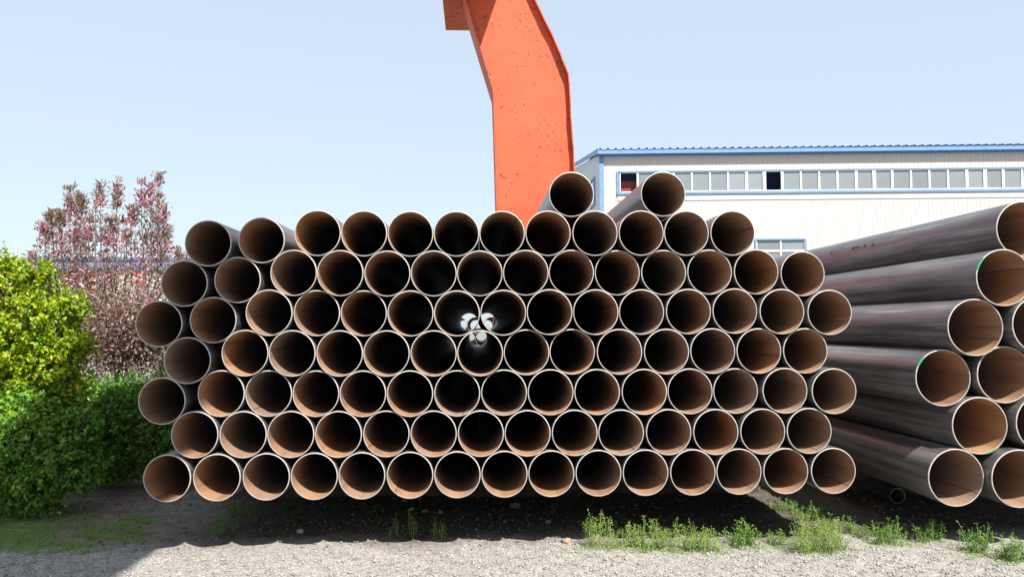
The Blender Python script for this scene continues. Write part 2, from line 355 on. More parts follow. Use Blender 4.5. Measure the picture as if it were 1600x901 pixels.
# ------------------------------------------------------------------ gantry crane
def paint_mat(name, c, chips=True):
    mt, t, b = mat(name); v = coords(t)
    n = noise(t, v, 1.1, 5); base = ramp(t, n, [(0.3, tuple(x*0.9 for x in c)), (0.7, (min(1, c[0]*1.06), c[1]*1.18, c[2]*1.25))])
    sep = nd(t, 'ShaderNodeSeparateXYZ'); t.links.new(v, sep.inputs[0])
    cc = base.outputs[0]
    # repainted courses of the plate work, a shade apart
    for z0, dc in ((4.95, (1.0, .78, .7)), (6.35, (1.0, .9, .85)), (8.7, (.97, .93, .9))):
        s = math_(t, 'LESS_THAN', math_(t, 'ADD', sep.outputs[2], math_(t, 'MULTIPLY_ADD', noise(t, v, 3, 3), 0.06, -0.03)), z0)
        cc = mix(t, math_(t, 'MULTIPLY', s, 0.5), cc, tuple(dc), 'MULTIPLY')
    for z0 in (4.95, 6.35, 8.7, 9.55):
        ln = math_(t, 'LESS_THAN', math_(t, 'ABSOLUTE', math_(t, 'SUBTRACT', sep.outputs[2], z0)), 0.012)
        cc = mix(t, math_(t, 'MULTIPLY', ln, 0.4), cc, (0.30, 0.07, 0.04))
    ch = noise(t, v, 9.0, 7, 0.75); area = noise(t, v, 0.9, 3)
    k = math_(t, 'ADD', ch, math_(t, 'MULTIPLY_ADD', area, 0.26, -0.13))
    r1 = ramp(t, k, [(0.578, (0, 0, 0)), (0.59, (1, 1, 1))]); r2 = ramp(t, k, [(0.556, (0, 0, 0)), (0.578, (1, 1, 1))])
    cc = mix(t, math_(t, 'MULTIPLY', r2.outputs[0], 0.4), cc, (0.60, 0.26, 0.14)); cc = mix(t, r1.outputs[0], cc, (0.16, 0.06, 0.035))
    t.links.new(cc, b.inputs['Base Color']); b.inputs['Roughness'].default_value = 0.62; b.inputs['Specular IOR Level'].default_value = 0.3
    bump(t, b, ch, 0.15, 0.01)
    return mt
M_crane = paint_mat('orange_paint', (0.58, 0.098, 0.042))
YL = 20.0
Lp = [AT(*q, YL) for q in ((728, 0), (747, 62), (771, 140), (773, 200), (777, 333))]
Rp = [AT(*q, YL) for q in ((835, 0), (862, 55), (888, 117), (893, 200), (897.5, 270))]
def ext(P, ztop):
    P = [(q.x, q.z) for q in P]; (x0, z0), (x1, z1) = P[0], P[1]
    return [(x0+(x0-x1)/(z0-z1)*(ztop-z0), ztop)]+P+[(P[-1][0]+(0.10 if P is not None and P[-1][0] > 1.2 else -0.12), 0.55)]
ZG = 10.25
Le, Re = ext(Lp, ZG+1.2), ext(Rp, ZG+1.2)
def dense(E, step=0.25):
    out = []
    for (a, b) in zip(E[:-1], E[1:]):
        n = max(1, int(math.dist(a, b)/step))
        out += [(a[0]+(b[0]-a[0])*i/n, a[1]+(b[1]-a[1])*i/n) for i in range(n)]
    return out+[E[-1]]
crane = empty('gantry_crane', (1.4, YL+0.6, 0)); tag(crane, 'orange-red gantry crane with a cranked leg behind the wide pipe stack', 'crane')
def crane_leg(y0):
    g = MB(); lo, ro = dense(Le), dense(Re)
    poly = [(x+0.015, z) for x, z in lo]+[(x-0.015, z) for x, z in reversed(ro)]
    g.prism(poly, y0+0.10, y0+1.25)
    leg = g.build('leg', M_crane, crane); leg.matrix_parent_inverse = Matrix.Translation(-crane.location)
    for E, side, fwd in ((lo, -1, 0.02), (ro, 1, -0.07)):   # flange plates, slightly buckled at the edge
        f = MB(); v = []; q = []
        for i, (x, z) in enumerate(E):
            wv = 0.010*math.sin(i*1.3+side)+0.007*math.sin(i*2.9)
            xa = x+wv*0.6; t_ = 0.028
            v += [(xa-t_/2*1, y0+fwd+wv*0.5, z), (xa+t_/2, y0+fwd+wv*0.5, z), (x+t_/2, y0+1.34, z), (x-t_/2, y0+1.34, z)]
        n = len(E); 
        for i in range(n-1):
            for k in range(4): q.append((i*4+k, i*4+(k+1) % 4, (i+1)*4+(k+1) % 4, (i+1)*4+k))
        q += [(0, 1, 2, 3), tuple(range(4*n-4, 4*n))]
        f.add(v, q); fo = f.build('flange', M_crane, leg); 
    c = MB(); xm = (Le[-1][0]+Re[-1][0])/2                # end carriage and its wheels
    c.box(xm-2.6, xm+2.6, y0+0.3, y0+1.05, 0.28, 0.56); co = c.build('end_carriage', M_crane, crane); co.matrix_parent_inverse = Matrix.Translation(-crane.location)
    for s in (-1, 1):
        wv = MB(); wv.tube([(xm+s*2.1, y0+0.55, 0.26), (xm+s*2.1, y0+0.80, 0.26)], 0.258, 20); wo = wv.build('wheel', M_wheel, co)
M_wheel = plain('crane_wheel', (0.08, 0.07, 0.065), 0.5, 0.6)
crane_leg(YL); crane_leg(-16.0)
g = MB(); g.box(-0.85, 0.57, -18.5, 22.86, ZG, 12.75); gi = g.build('girder', M_crane, crane); gi.matrix_parent_inverse = Matrix.Translation(-crane.location)

# ------------------------------------------------------------------ warehouse
M_white = plain('white_cladding', (0.525, 0.515, 0.482), 0.5, 0, 0.04, 1.5)
M_blue = plain('blue_trim', (0.14, 0.26, 0.43), 0.45, 0, 0.08, 3)
M_roof = plain('blue_roof', (0.05, 0.16, 0.40), 0.45, 0, 0.12, 3)
M_frame = plain('white_frame', (0.80, 0.80, 0.80), 0.4)
M_dark = plain('dark_inside', (0.35, 0.36, 0.38), 0.9)
def glass_mat(name, c, rough=0.08):
    mt, t, b = mat(name); v = coords(t); n = noise(t, v, 0.8, 3)
    rn = obj_random(t)
    r = ramp(t, math_(t, 'MULTIPLY_ADD', n, 0.5, math_(t, 'MULTIPLY', rn, 0.5)), [(0.2, tuple(x*0.75 for x in c)), (0.8, tuple(x*1.2 for x in c))])
    t.links.new(r.outputs[0], b.inputs['Base Color']); b.inputs['Roughness'].default_value = rough
    b.inputs['Specular IOR Level'].default_value = 0.7
    return mt
M_glass = glass_mat('dusty_glass', (0.20, 0.225, 0.24))
YB = 45.0
C0 = AT(938.5, 236, YB); ZR = C0.z
d2 = ray(1600, 228.5); t2 = (ZR-CAM_H)/d2.z; C1 = Vector((d2.x*t2, d2.y*t2, ZR))
ev = Vector((C1.x-C0.x, C1.y-C0.y, 0)); FULL = ev.length; ev.normalize(); al = math.atan2(ev.y, ev.x)
wh = empty('warehouse', (C0.x, C0.y, 0), al); tag(wh, 'white ribbed metal warehouse with blue roof trim and a window strip', 'building')
def U(px, py, plane=0.0):                                  # position along the front wall, and height
    d = ray(px, py); n = Vector((-ev.y, ev.x, 0)); t = n.dot(Vector((C0.x, C0.y, CAM_H))-Vector((0, 0, CAM_H)))/n.dot(d)
    q = d*t; return (Vector((q.x-C0.x, q.y-C0.y, 0)).dot(ev), CAM_H+q.z)
def SK(u, v, z): return (u+v*math.sin(al), v*math.cos(al), z)
z_wt = U(1000, 269)[1]; z_wb = U(1100, 299.5)[1]; z_sl = U(1100, 303.5)[1]; z_tr = U(1100, 312)[1]
u_w0 = U(991, 280)[0]; LEN = 36.0
def ribbed(name, z0, z1, wdt=0.92, nr=4, dpt=0.023):
    g = MB(); prof = [(0, 0)]
    for i in range(nr):
        c = wdt*(i+0.5)/nr
        prof += [(c-0.028, 0), (c-0.014, -dpt), (c+0.014, -dpt), (c+0.028, 0)]
    prof += [(wdt-0.003, 0)]
    v = [(x, y, z) for x, y in prof for z in (z0, z1)]
    g.add(v, [(2*i, 2*i+2, 2*i+3, 2*i+1) for i in range(len(prof)-1)])
    v = [(0, 0.05, z0), (wdt-.003, 0.05, z0), (wdt-.003, 0.05, z1), (0, 0.05, z1)]; g.add(v, [(0, 1, 2, 3)])
    return g.mesh(name, M_white)
zE = ZR-0.16
up_me = ribbed('wall_panel', z_wt+0.06, zE+0.1); lo_me = ribbed('wall_panel', 0.0, z_tr); mid_me = ribbed('wall_panel', z_tr, zE+0.1)
npan = int(LEN/0.92); n0 = int((u_w0-0.1)/0.92)
LW0, LW1 = U(1166, 380)[0], U(1253.5, 380)[0]; zl1 = U(1220, 372.5)[1]; zl0 = zl1-1.5
lo_bot = ribbed('wall_panel', 0.0, zl0); lo_top = ribbed('wall_panel', zl1, z_tr)
k0, k1 = round(LW0/0.92), round(LW1/0.92); LW0, LW1 = k0*0.92, k1*0.92
for i in range(npan):
    if k0 <= i < k1:
        link('wall_panel', lo_bot, wh, (i*0.92, 0, 0)); link('wall_panel', lo_top, wh, (i*0.92, 0, 0))
    else: link('wall_panel', lo_me, wh, (i*0.92, 0, 0))
    link('wall_panel', mid_me if i < n0 else up_me, wh, (i*0.92, 0, 0))
u_w0 = n0*0.92
g = MB(); g.box(u_w0-0.06, LEN, -0.12, 0.02, z_wb-0.13, z_wb); g.build('window_sill', M_blue, wh)
g = MB(); g.box(u_w0-0.06, LEN, -0.07, 0.02, z_wt, z_wt+0.062); g.build('window_head', M_blue, wh)
g = MB(); g.box(u_w0-0.07, u_w0+0.06, -0.075, 0.02, z_wb, z_wt); g.build('window_jamb', M_blue, wh)
g = MB(); g.box(u_w0-0.02, LEN, -0.045, 0.02, z_tr-0.02, z_wb-0.13); g.build('wall_band', M_white, wh)
g = MB(); g.box(-0.09, 0.16, -0.09, 0.10, 0, zE); g.build('corner_trim', M_blue, wh)
# window strip, pane by pane
pitch = (U(1510, 280)[0]-U(1081, 290)[0])/15.0
fr = MB(); h = z_wt-z_wb; b_ = 0.045
fr.box(0, b_, -0.02, 0.06, 0, h); fr.box(pitch-b_, pitch, -0.02, 0.06, 0, h); fr.box(b_, pitch-b_, -0.018, 0.058, 0, b_); fr.box(b_, pitch-b_, -0.018, 0.058, h-b_, h)
fme = fr.mesh('window', M_frame)
fr2 = MB(); b2 = 0.085
fr2.box(0, b2, -0.03, 0.06, 0, h); fr2.box(pitch-b2, pitch, -0.03, 0.06, 0, h); fr2.box(b2, pitch-b2, -0.028, 0.058, 0, b2*.6); fr2.box(b2, pitch-b2, -0.028, 0.058, h-b2*.6, h)
fme2 = fr2.mesh('window', M_frame)
pn = MB(); pn.box(b_, pitch-b_, 0.03, 0.04, b_, h-b_); pme = pn.mesh('pane', M_glass)
u = U(1081, 290)[0]-pitch*3; i = 0
while u > u_w0+0.07+pitch*0.5: u -= pitch; i -= 1
k = 0
while u < LEN-pitch:
    thick = (k-7) % 6 in (0, 1) and k >= 7
    wo = link('window', fme2 if thick else fme, wh, (u, 0, z_wb))
    if k not in (0, 8): link('pane', pme, wo)
    u += pitch; k += 1
# lower window with a transom
lw = MB(); w_ = LW1-LW0; hh = zl1-zl0
lw.box(0, w_, -0.08, 0.04, hh-0.09, hh); lw.box(0, 0.09, -0.08, 0.04, 0, hh-0.09); lw.box(w_-0.09, w_, -0.08, 0.04, 0, hh-0.09); lw.box(0.09, w_-0.09, -0.08, 0.04, 0, 0.09)
lo_ = lw.build('window', M_blue, wh, (LW0, 0, zl0))
s = MB(); n3 = 2
for i in range(n3+1): xx = 0.09+(w_-0.18)*i/n3; s.box(max(0.09, xx-0.035), min(w_-0.09, xx+0.035), -0.03, 0.05, 0.09, hh-0.09)
s.box(0.125, w_-0.125, -0.028, 0.048, hh-0.72, hh-0.63); s.build('window_frame', M_frame, lo_)
for i in range(n3):
    for (a, b) in ((0.09, hh-0.72), (hh-0.63, hh-0.09)):
        q = MB(); q.box(0.09+(w_-0.18)*i/n3+0.035, 0.09+(w_-0.18)*(i+1)/n3-0.035, 0.02, 0.03, a, b); q.build('pane', M_glass, lo_)
# fascia and ribbed roof sheets rising to the ridge
g = MB(); g.box(-0.22, LEN, -0.42, -0.34, ZR-0.25, ZR-0.03); g.build('fascia', M_blue, wh)
g = MB(); g.box(-0.22, LEN, -0.34, 0.0, ZR-0.31, ZR-0.26); g.build('gutter', M_roof, wh)
SL = math.tan(R(7.2)); DEP = 13.0
r_ = MB(); rw = 0.84; prof = [(0, 0), (0.14, 0), (0.17, 0.08), (0.23, 0.08), (0.26, 0), (0.56, 0), (0.59, 0.08), (0.65, 0.08), (0.68, 0), (rw-0.003, 0)]
vv = []
for x, zz in prof:
    vv += [(x, -0.45, zz), (x, DEP, zz+SL*(DEP+0.45))]
r_.add(vv, [(2*i, 2*i+1, 2*i+3, 2*i+2) for i in range(len(prof)-1)]); rme = r_.mesh('roof_sheet', M_roof)
for i in range(int(LEN/rw)+1): link('roof_sheet', rme, wh, (-0.25+i*rw, 0, ZR-0.02))
g = MB(); zr2 = ZR-0.06+SL*DEP
def quad(name, pts, m_, parent): 
    q = MB(); q.add(pts, [tuple(range(len(pts)))]); return q.build(name, m_, parent)
# side wall (gable) towards the crane, with a blue verge and a window
M_side = plain('grey_cladding', (0.55, 0.57, 0.60), 0.55, 0, 0.05, 1.5)
gw = MB(); npn = 16
for i in range(npn):
    v0, v1 = 0.05+DEP*i/npn, 0.05+DEP*(i+1)/npn
    pa = [SK(0, v0, 0), SK(0, v1-0.012, 0), SK(0, v1-0.012, zE+SL*v1), SK(0, v0, zE+SL*v0)]
    pb = [(x+0.05, y, z) for x, y, z in pa]
    q = MB(); q.add(pa+pb, [(0, 1, 2, 3), (4, 7, 6, 5), (0, 4, 5, 1), (1, 5, 6, 2), (2, 6, 7, 3), (3, 7, 4, 0)]); q.build('side_panel', M_side, wh)
q = MB(); a = [SK(-0.2, -0.45, ZR-0.22), SK(-0.2, DEP, ZR-0.22+SL*(DEP+.45)), SK(-0.2, DEP, ZR+0.05+SL*(DEP+.45)), SK(-0.2, -0.45, ZR+0.05)]
q.add(a+[(x+0.05, y, z) for x, y, z in a], [(0, 1, 2, 3), (4, 7, 6, 5), (0, 4, 5, 1), (1, 5, 6, 2), (2, 6, 7, 3), (3, 7, 4, 0)]); q.build('verge', M_blue, wh)
vd = lambda px: (C0.x*F_PX/(px-745.0)) - YB               # depth along the side wall
va, vb = vd(932.5), vd(925.0); zs1 = AT(932.5, 276, YB+va).z; zs0 = AT(932.5, 320, YB+va).z
sw = MB()
def sbox(m_, a0, a1, z0, z1, o0, o1):
    c = [SK(0, a0, z0), SK(0, a1, z0), SK(0, a1, z1), SK(0, a0, z1)]
    m_.add([(x+o0, y, z) for x, y, z in c]+[(x+o1, y, z) for x, y, z in c], [(0, 1, 2, 3), (4, 7, 6, 5), (0, 4, 5, 1), (1, 5, 6, 2), (2, 6, 7, 3), (3, 7, 4, 0)])
sbox(sw, va, va+.1, zs0, zs1, -.08, -.003); sbox(sw, vb-.1, vb, zs0, zs1, -.08, -.003); sbox(sw, va+.1, vb-.1, zs0, zs0+.1, -.08, -.003); sbox(sw, va+.1, vb-.1, zs1-.1, zs1, -.08, -.003)
swo = sw.build('window', M_blue, wh); sp = MB(); sbox(sp, va+.1, vb-.1, zs0+.1, zs1-.1, -.02, -.004); sp.build('pane', M_glass, swo)
# inside: red machine glimpsed through the open sash, back wall and far side
q = MB(); q.box(u_w0+0.06, u_w0+1.2, 0.5, 0.56, z_wb-0.5, z_wb+(z_wt-z_wb)*0.62); q.build('red_hoarding', plain('red_sheet', (0.22, 0.03, 0.03), 0.6), wh)
q = MB(); q.add([SK(0.06, DEP*2, 0), SK(LEN, DEP*2, 0), SK(LEN, DEP*2, zr2), SK(0.06, DEP*2, zr2)], [(0, 1, 2, 3)]); q.build('back_wall', M_dark, wh)
q = MB(); q.add([SK(LEN, 0.1, 0), SK(LEN, DEP*2, 0), SK(LEN, DEP*2, zr2), SK(LEN, 0.1, zE)], [(0, 1, 2, 3)]); q.build('far_side_wall', M_side, wh)
q = MB(); q.add([SK(-.2, DEP+2.0, zr2), SK(LEN, DEP+2.0, zr2), SK(LEN, DEP*2, zr2), SK(-.2, DEP*2, zr2)], [(0, 1, 2, 3)]); q.build('rear_roof', M_roof, wh)  # unseen gap behind the ridge, added to let light inside
q = MB(); q.add([SK(0.05, DEP, 0), SK(.05, DEP*2, 0), SK(.05, DEP*2, zr2), SK(.05, DEP, zr2)], [(0, 1, 2, 3)]); q.build('side_panel', M_side, wh)

# ------------------------------------------------------------------ far workshop on the left
YF = 60.0
z_f1 = AT(150, 404.5, YF).z; z_f0 = AT(150, 418, YF).z; xl = AT(-420, 430, YF).x; xr = AT(420, 430, YF).x
ws = empty('workshop', (xl, YF, 0)); tag(ws, 'long white workshop with blue eaves band and red lettering behind the flowering tree', 'building')
nb = 10; wp = (xr-xl)/nb
q = MB(); q.box(0, wp-0.02, 0, 0.2, 0, z_f0); pm = q.mesh('wall_panel', M_white)
for i in range(nb): link('wall_panel', pm, ws, (i*wp, 0, 0))
q = MB(); q.box(-0.2, xr-xl+0.2, -0.25, 0.2, z_f0, z_f1-0.09); q.build('fascia', M_blue, ws)
q = MB(); q.box(-0.3, xr-xl+0.3, -0.4, 10, z_f1-0.09, z_f1+0.06); q.build('roof', M_roof, ws)
q = MB(); q.box(-0.2, xr-xl+0.2, -0.32, -0.253, z_f0-0.07, z_f0+0.04); q.build('gutter', M_roof, ws)
q = MB(); q.box(0, xr-xl, 8, 8.2, 0, z_f1-0.1); q.build('back_wall', M_white, ws)
M_red = plain('red_lettering', (0.72, 0.07, 0.08), 0.5)
strokes = [[(0, 0, .16, 1), (.84, 0, 1, 1), (0, .84, 1, 1), (.3, .4, .7, .52)], [(0, .8, 1, .95), (.42, 0, .58, 1), (.1, .4, .9, .52), (0, 0, 1, .14)],
           [(0, 0, .15, .9), (.2, .75, 1, .9), (.55, 0, .7, .75), (.2, .35, 1, .47)], [(0, .85, 1, 1), (0, .45, 1, .58), (.44, 0, .58, .85), (.75, 0, .9, .45)]]
for i, px in enumerate((98, 130, 162, 204)):
    a, b = AT(px, 424, YF-0.15), AT(px+22, 455, YF-0.15); q = MB()
    for (x0, z0, x1, z1) in strokes[i]:
        q.box(a.x-xl+(b.x-a.x)*x0, a.x-xl+(b.x-a.x)*x1, -0.09, -0.003-0.001*len(q.v), b.z+(a.z-b.z)*z0, b.z+(a.z-b.z)*z1)
    q.build('wall_character', M_red, ws)
# grey pole
p0 = AT(25.5, 387, 30); q = MB(); q.tube([(0, 0, -0.1), (0, 0, 2), (0, 0, p0.z)], [0.062, 0.058, 0.05], 10)
q.tube([(0, 0, p0.z-0.02), (0, 0, p0.z+0.03)], 0.056, 10)
tag(q.build('concrete_pole', plain('concrete', (0.42, 0.42, 0.38), 0.9), None, (p0.x, 30, 0)), 'grey concrete pole standing behind the golden bush', 'pole')

# ------------------------------------------------------------------ foliage helpers
def leaf_mat(name, stops, trans=0.3, rough=0.45, spec=0.35):
    mt, t, b = mat(name); ge = t.nodes.new('ShaderNodeNewGeometry')
    r = ramp(t, ge.outputs['Random Per Island'], stops)
    t.links.new(r.outputs[0], b.inputs['Base Color']); b.inputs['Roughness'].default_value = rough
    b.inputs['Specular IOR Level'].default_value = spec
    tr = t.nodes.new('ShaderNodeBsdfTranslucent'); t.links.new(mix(t, 1.0, r.outputs[0], (1.25, 1.3, 0.8), 'MULTIPLY'), tr.inputs[0])
    ms = t.nodes.new('ShaderNodeMixShader'); ms.inputs[0].default_value = trans
    t.links.new(b.outputs[0], ms.inputs[1]); t.links.new(tr.outputs[0], ms.inputs[2])
    t.links.new(ms.outputs[0], t.nodes['Material Output'].inputs[0])
    return mt
def unit(a): return a/np.maximum(np.linalg.norm(a, axis=1, keepdims=True), 1e-9)
def leaves(name, P, D, Nn, Ln, Wd, m_, fold=0.25, droop=0.12):
    D = unit(D); S = unit(np.cross(D, Nn)); N2 = np.cross(S, D)
    Ln = Ln[:, None]; Wd = Wd[:, None]; fo = N2*Wd*fold
    V = np.stack([P, P+D*Ln*.33+S*Wd*.5+fo, P+D*Ln*.70+S*Wd*.38+fo*.7, P+D*Ln-N2*Ln*droop, P+D*Ln*.70-S*Wd*.38+fo*.7, P+D*Ln*.33-S*Wd*.5+fo], 1)
    n = len(P); b = np.arange(n)[:, None]*6
    Fq = np.concatenate([b+np.array([[0, 1, 2, 3]]), b+np.array([[0, 3, 4, 5]])], 0)
    return np_mesh(name, V.reshape(-1, 3), Fq, m_)
def rdir(n): return unit(rng.normal(size=(n, 3)))
def shrub(name, label, cat, base, lobes, nclus, per, lsize, m_leaf, m_stem, group=None, up=0.5, seed=0, asp=0.5):
    root = empty(name, base); tag(root, label, cat, group); base = np.array(base)
    lob = np.array(lobes, float); vol = lob[:, 3]*lob[:, 4]+lob[:, 4]*lob[:, 5]; cs = []; outs = []
    for l, s in zip(lob, vol/vol.sum()):
        n = max(1, int(nclus*s)); d = rdir(n); rr = rng.uniform(0.40, 1.05, n)**0.7
        rr *= 0.93+0.17*np.sin(5*d[:, 0]+l[0]*3)*np.sin(4*d[:, 2]+l[1])+0.12*np.sin(11*d[:, 1]+9*d[:, 2]+7*d[:, 0])+0.10*(rng.uniform(0, 1, n) > 0.93)
        pt = l[:3]+d*rr[:, None]*l[3:]
        cs.append(pt); outs.append(unit(d/l[3:]))
    C = np.concatenate(cs); O = np.concatenate(outs)
    keep = np.ones(len(C), bool)
    for l in lob:
        keep &= ~((((C-l[:3])/l[3:])**2).sum(1) < 0.16)
    keep &= C[:, 2] > 0.03
    C, O = C[keep], O[keep]
    tw = unit(O+np.array([0, 0, up])+0.5*rdir(len(C)))
    n = len(C)*per
    Ci = np.repeat(C, per, 0); Ti = np.repeat(tw, per, 0); tt = rng.uniform(-1, 1, (n, 1))
    P = Ci+Ti*tt*lsize*1.5+rdir(n)*lsize*0.45
    D = unit(Ti*0.6+rdir(n)*0.9); Nn = unit(np.array([[0, 0, 0.8]])+np.repeat(O, per, 0)*0.7+rdir(n)*0.65)
    Ln = lsize*rng.uniform(0.65, 1.25, n); P[:, 2] = np.maximum(P[:, 2], 0.02)
    me = leaves('foliage', P-base, D, Nn, Ln, Ln*asp*rng.uniform(.85, 1.15, n), m_leaf)
    tag(link('foliage', me, root), kind='stuff')
    st = MB()
    for l in lob:
        c = Vector(l[:3])-Vector(base); st.tube([(c.x*0.12, c.y*0.12, -0.03), (c.x*.5, c.y*.5, c.z*.45), tuple(c)], [0.022, 0.017, 0.009], 6)
        for _ in range(5):
            e = c+Vector((random.gauss(0, l[3]*.5), random.gauss(0, l[4]*.5), abs(random.gauss(0.2, .5))*l[5]))
            st.tube([tuple(c*0.8), tuple((c+e)/2+Vector((.03, 0, .04))), tuple(e)], [0.011, 0.008, 0.004], 5)
    st.build('stem', m_stem, root)
    return root
M_gold = leaf_mat('golden_leaf', [(0.0, (0.07, 0.17, 0.012)), (0.35, (0.18, 0.30, 0.014)), (0.7, (0.34, 0.42, 0.018)), (1.0, (0.52, 0.51, 0.04))], 0.38)
M_green_leaf = leaf_mat('green_leaf', [(0.0, (0.05, 0.15, 0.02)), (0.5, (0.115, 0.27, 0.034)), (0.85, (0.19, 0.37, 0.05)), (1.0, (0.29, 0.44, 0.09))], 0.32, 0.35, 0.45)
M_green2 = leaf_mat('soft_green_leaf', [(0.0, (0.06, 0.17, 0.03)), (0.5, (0.12, 0.28, 0.04)), (1.0, (0.22, 0.40, 0.07))], 0.3)
M_bark = plain('bark', (0.16, 0.125, 0.108), 0.9, 0, 0.3, 14, 0.4)
def lob(px, py, Y, rx, rz, ry=None):
    c = AT(px, py, Y); k = Y/F_PX
    return (c.x, Y, c.z, rx*k, (ry if ry else (rx+rz)/2)*k, rz*k)
# golden bush
bp = AT(25, 600, 9.9)
shrub('golden_bush', 'yellow-green bush with sunlit golden leaves rising above the hedge', 'bush', (bp.x, 9.9, 0),
      [lob(15, 470, 9.9, 68, 66), lob(72, 512, 9.75, 50, 58), lob(0, 560, 9.8, 75, 70), lob(82, 575, 9.7, 46, 52), lob(-70, 500, 10, 80, 95), lob(40, 620, 9.8, 60, 45), lob(112, 478, 9.8, 22, 20), lob(124, 545, 9.7, 20, 22), lob(62, 428, 9.9, 20, 16), lob(108, 612, 9.6, 26, 24), lob(6, 418, 10, 24, 16), lob(70, 660, 9.3, 28, 22), lob(15, 668, 9.2, 34, 20)],
      3300, 9, 0.060, M_gold, M_bark, asp=0.62)
# hedge shrubs
shrub('hedge_shrub', 'dense dark green glossy shrub at the foot of the golden bush', 'shrub', (AT(40, 700, 9.3).x, 9.3, 0),
      [lob(30, 690, 9.35, 85, 80), lob(100, 705, 9.25, 46, 62), lob(-55, 690, 9.4, 80, 90), lob(75, 660, 9.5, 60, 50), lob(60, 752, 9.25, 62, 42), lob(0, 752, 9.2, 60, 42), lob(138, 735, 9.3, 24, 26), lob(128, 668, 9.3, 26, 24)], 3000, 9, 0.056, M_green_leaf, M_bark, 'hedge along the yard edge', asp=0.6)
shrub('hedge_shrub', 'mid green shrub of the hedge between golden bush and pipe stack', 'shrub', (AT(180, 680, 10.9).x, 10.9, 0),
      [lob(165, 660, 10.9, 62, 66), lob(215, 665, 10.8, 48, 58), lob(130, 640, 11.2, 55, 50), lob(235, 690, 10.7, 34, 38), lob(175, 712, 10.8, 62, 38)], 2900, 9, 0.054, M_green_leaf, M_bark, 'hedge along the yard edge', asp=0.55)
shrub('hedge_shrub', 'lighter green fine-leaved shrub beneath the flowering tree', 'shrub', (AT(190, 640, 12.2).x, 12.2, 0),
      [lob(150, 640, 12.2, 50, 48), lob(205, 632, 12.2, 55, 48), lob(262, 640, 12.2, 46, 50)], 1500, 9, 0.050, M_green2, M_bark, 'hedge along the yard edge', asp=0.4)
shrub('golden_bush', 'small yellow bush behind the flowering tree, half hidden by the pipes', 'bush', (AT(255, 560, 14.5).x, 14.5, 0),
      [lob(250, 552, 14.5, 30, 18), lob(285, 560, 14.5, 36, 26), lob(262, 600, 14.5, 30, 36)], 450, 8, 0.055, M_gold, M_bark, asp=0.6)

# flowering crabapple trees
M_purple = leaf_mat('purple_leaf', [(0.0, (0.12, 0.085, 0.078)), (0.3, (0.24, 0.17, 0.155)), (0.55, (0.35, 0.245, 0.255)), (0.8, (0.30, 0.28, 0.16)), (1.0, (0.46, 0.34, 0.365))], 0.28)
M_pinkfl = leaf_mat('pink_blossom', [(0.0, (0.38, 0.10, 0.20)), (0.6, (0.55, 0.20, 0.33)), (1.0, (0.68, 0.36, 0.45))], 0.3)
def tree(label, Y, basepx, fork, shoots, limbs, nleaf=28, pinkprob=0.14, lsz=0.064):
    b = AT(basepx, 600, Y); root = empty('crabapple_tree', (b.x, Y, 0)); tag(root, label, 'tree', None)
    O = Vector((b.x, Y, 0)); f = AT(fork[0], fork[1], Y)-O
    tr = MB(); tr.tube([(0, 0, -0.05), (0.03, 0, f.z*.5), tuple(f)], [0.085, 0.07, 0.062], 9); tr.build('trunk', M_bark, root)
    br = MB(); LP = []; LD = []; PP = []; PD = []
    for (tx, ty, mx, my, dense_) in shoots:
        dy = random.uniform(-0.55, 0.55)
        t = AT(tx, ty, Y+dy)-O; mid = AT(mx, my, Y+dy*.8)-O
        q = [f+Vector((0, 0, -0.05)), f.lerp(mid, .5)+Vector((random.uniform(-.06, .06), 0, -0.08)), mid, mid.lerp(t, .5)+Vector((random.uniform(-.02, .02), 0, 0)), t]
        br.tube([tuple(x) for x in q], [0.028, 0.018, 0.011, 0.007, 0.003], 5)
        Ls = (t-mid).length; n = int(nleaf*Ls/0.05*dense_)
        for _ in range(n):
            s = random.random(); s = s if random.random() < .62 else 1-abs(random.gauss(0, .16)); s = min(1, max(-.35, s-.12*(random.random() < .3)))
            pt = mid.lerp(t, s) if s >= 0 else mid.lerp(q[1], -s)
            gap = math.sin(s*17+tx)*0.5+math.sin(s*41+ty)*.35
            if s > 0.25 and gap < -0.35 and random.random() < .8: continue
            rad = 0.036+0.085*max(0, 1-s*1.3)
            off = Vector((random.gauss(0, 1), random.gauss(0, 1), random.gauss(0, .4)))*rad
            pk = random.random() < pinkprob*(1+2.6*math.sin(tx*.37+s*9))
            (PP if pk else LP).append(tuple(pt+off)); (PD if pk else LD).append(tuple(off*6+Vector((0, 0, .7))))
    for (x0, y0, x1, y1, n, sd) in limbs:                  # spreading lower limbs in leaf
        dy = random.uniform(-.6, .6); a = AT(x0, y0, Y)-O; e = AT(x1, y1, Y+dy)-O
        br.tube([tuple(f), tuple(f.lerp(e, .5)+Vector((0, 0, random.uniform(-.1, .05)))), tuple(e)], [0.03, 0.02, 0.008], 5)
        for _ in range(n):
            s = random.uniform(.25, 1.05); pt = f.lerp(e, s); off = Vector((random.gauss(0, 1), random.gauss(0, 1.2), random.gauss(0, .9)))*sd
            pk = random.random() < pinkprob*.8
            (PP if pk else LP).append(tuple(pt+off)); (PD if pk else LD).append(tuple(off*3+Vector((0, 0, .3))))
    tag(br.build('branch', M_bark, root), kind='stuff')
    for nm, A, Dd, mm, sz, asp in (('crown', LP, LD, M_purple, lsz, .38), ('blossom', PP, PD, M_pinkfl, lsz*.72, .85)):
        if not A: continue
        A = np.array(A); n = len(A); D = unit(np.array(Dd)+.55*rdir(n))
        ln = sz*rng.uniform(.6, 1.3, n)
        tag(link(nm, leaves(nm, A, D, unit(rdir(n)+np.array([[0, -.2, .6]])), ln, ln*asp, mm), root), kind='stuff')
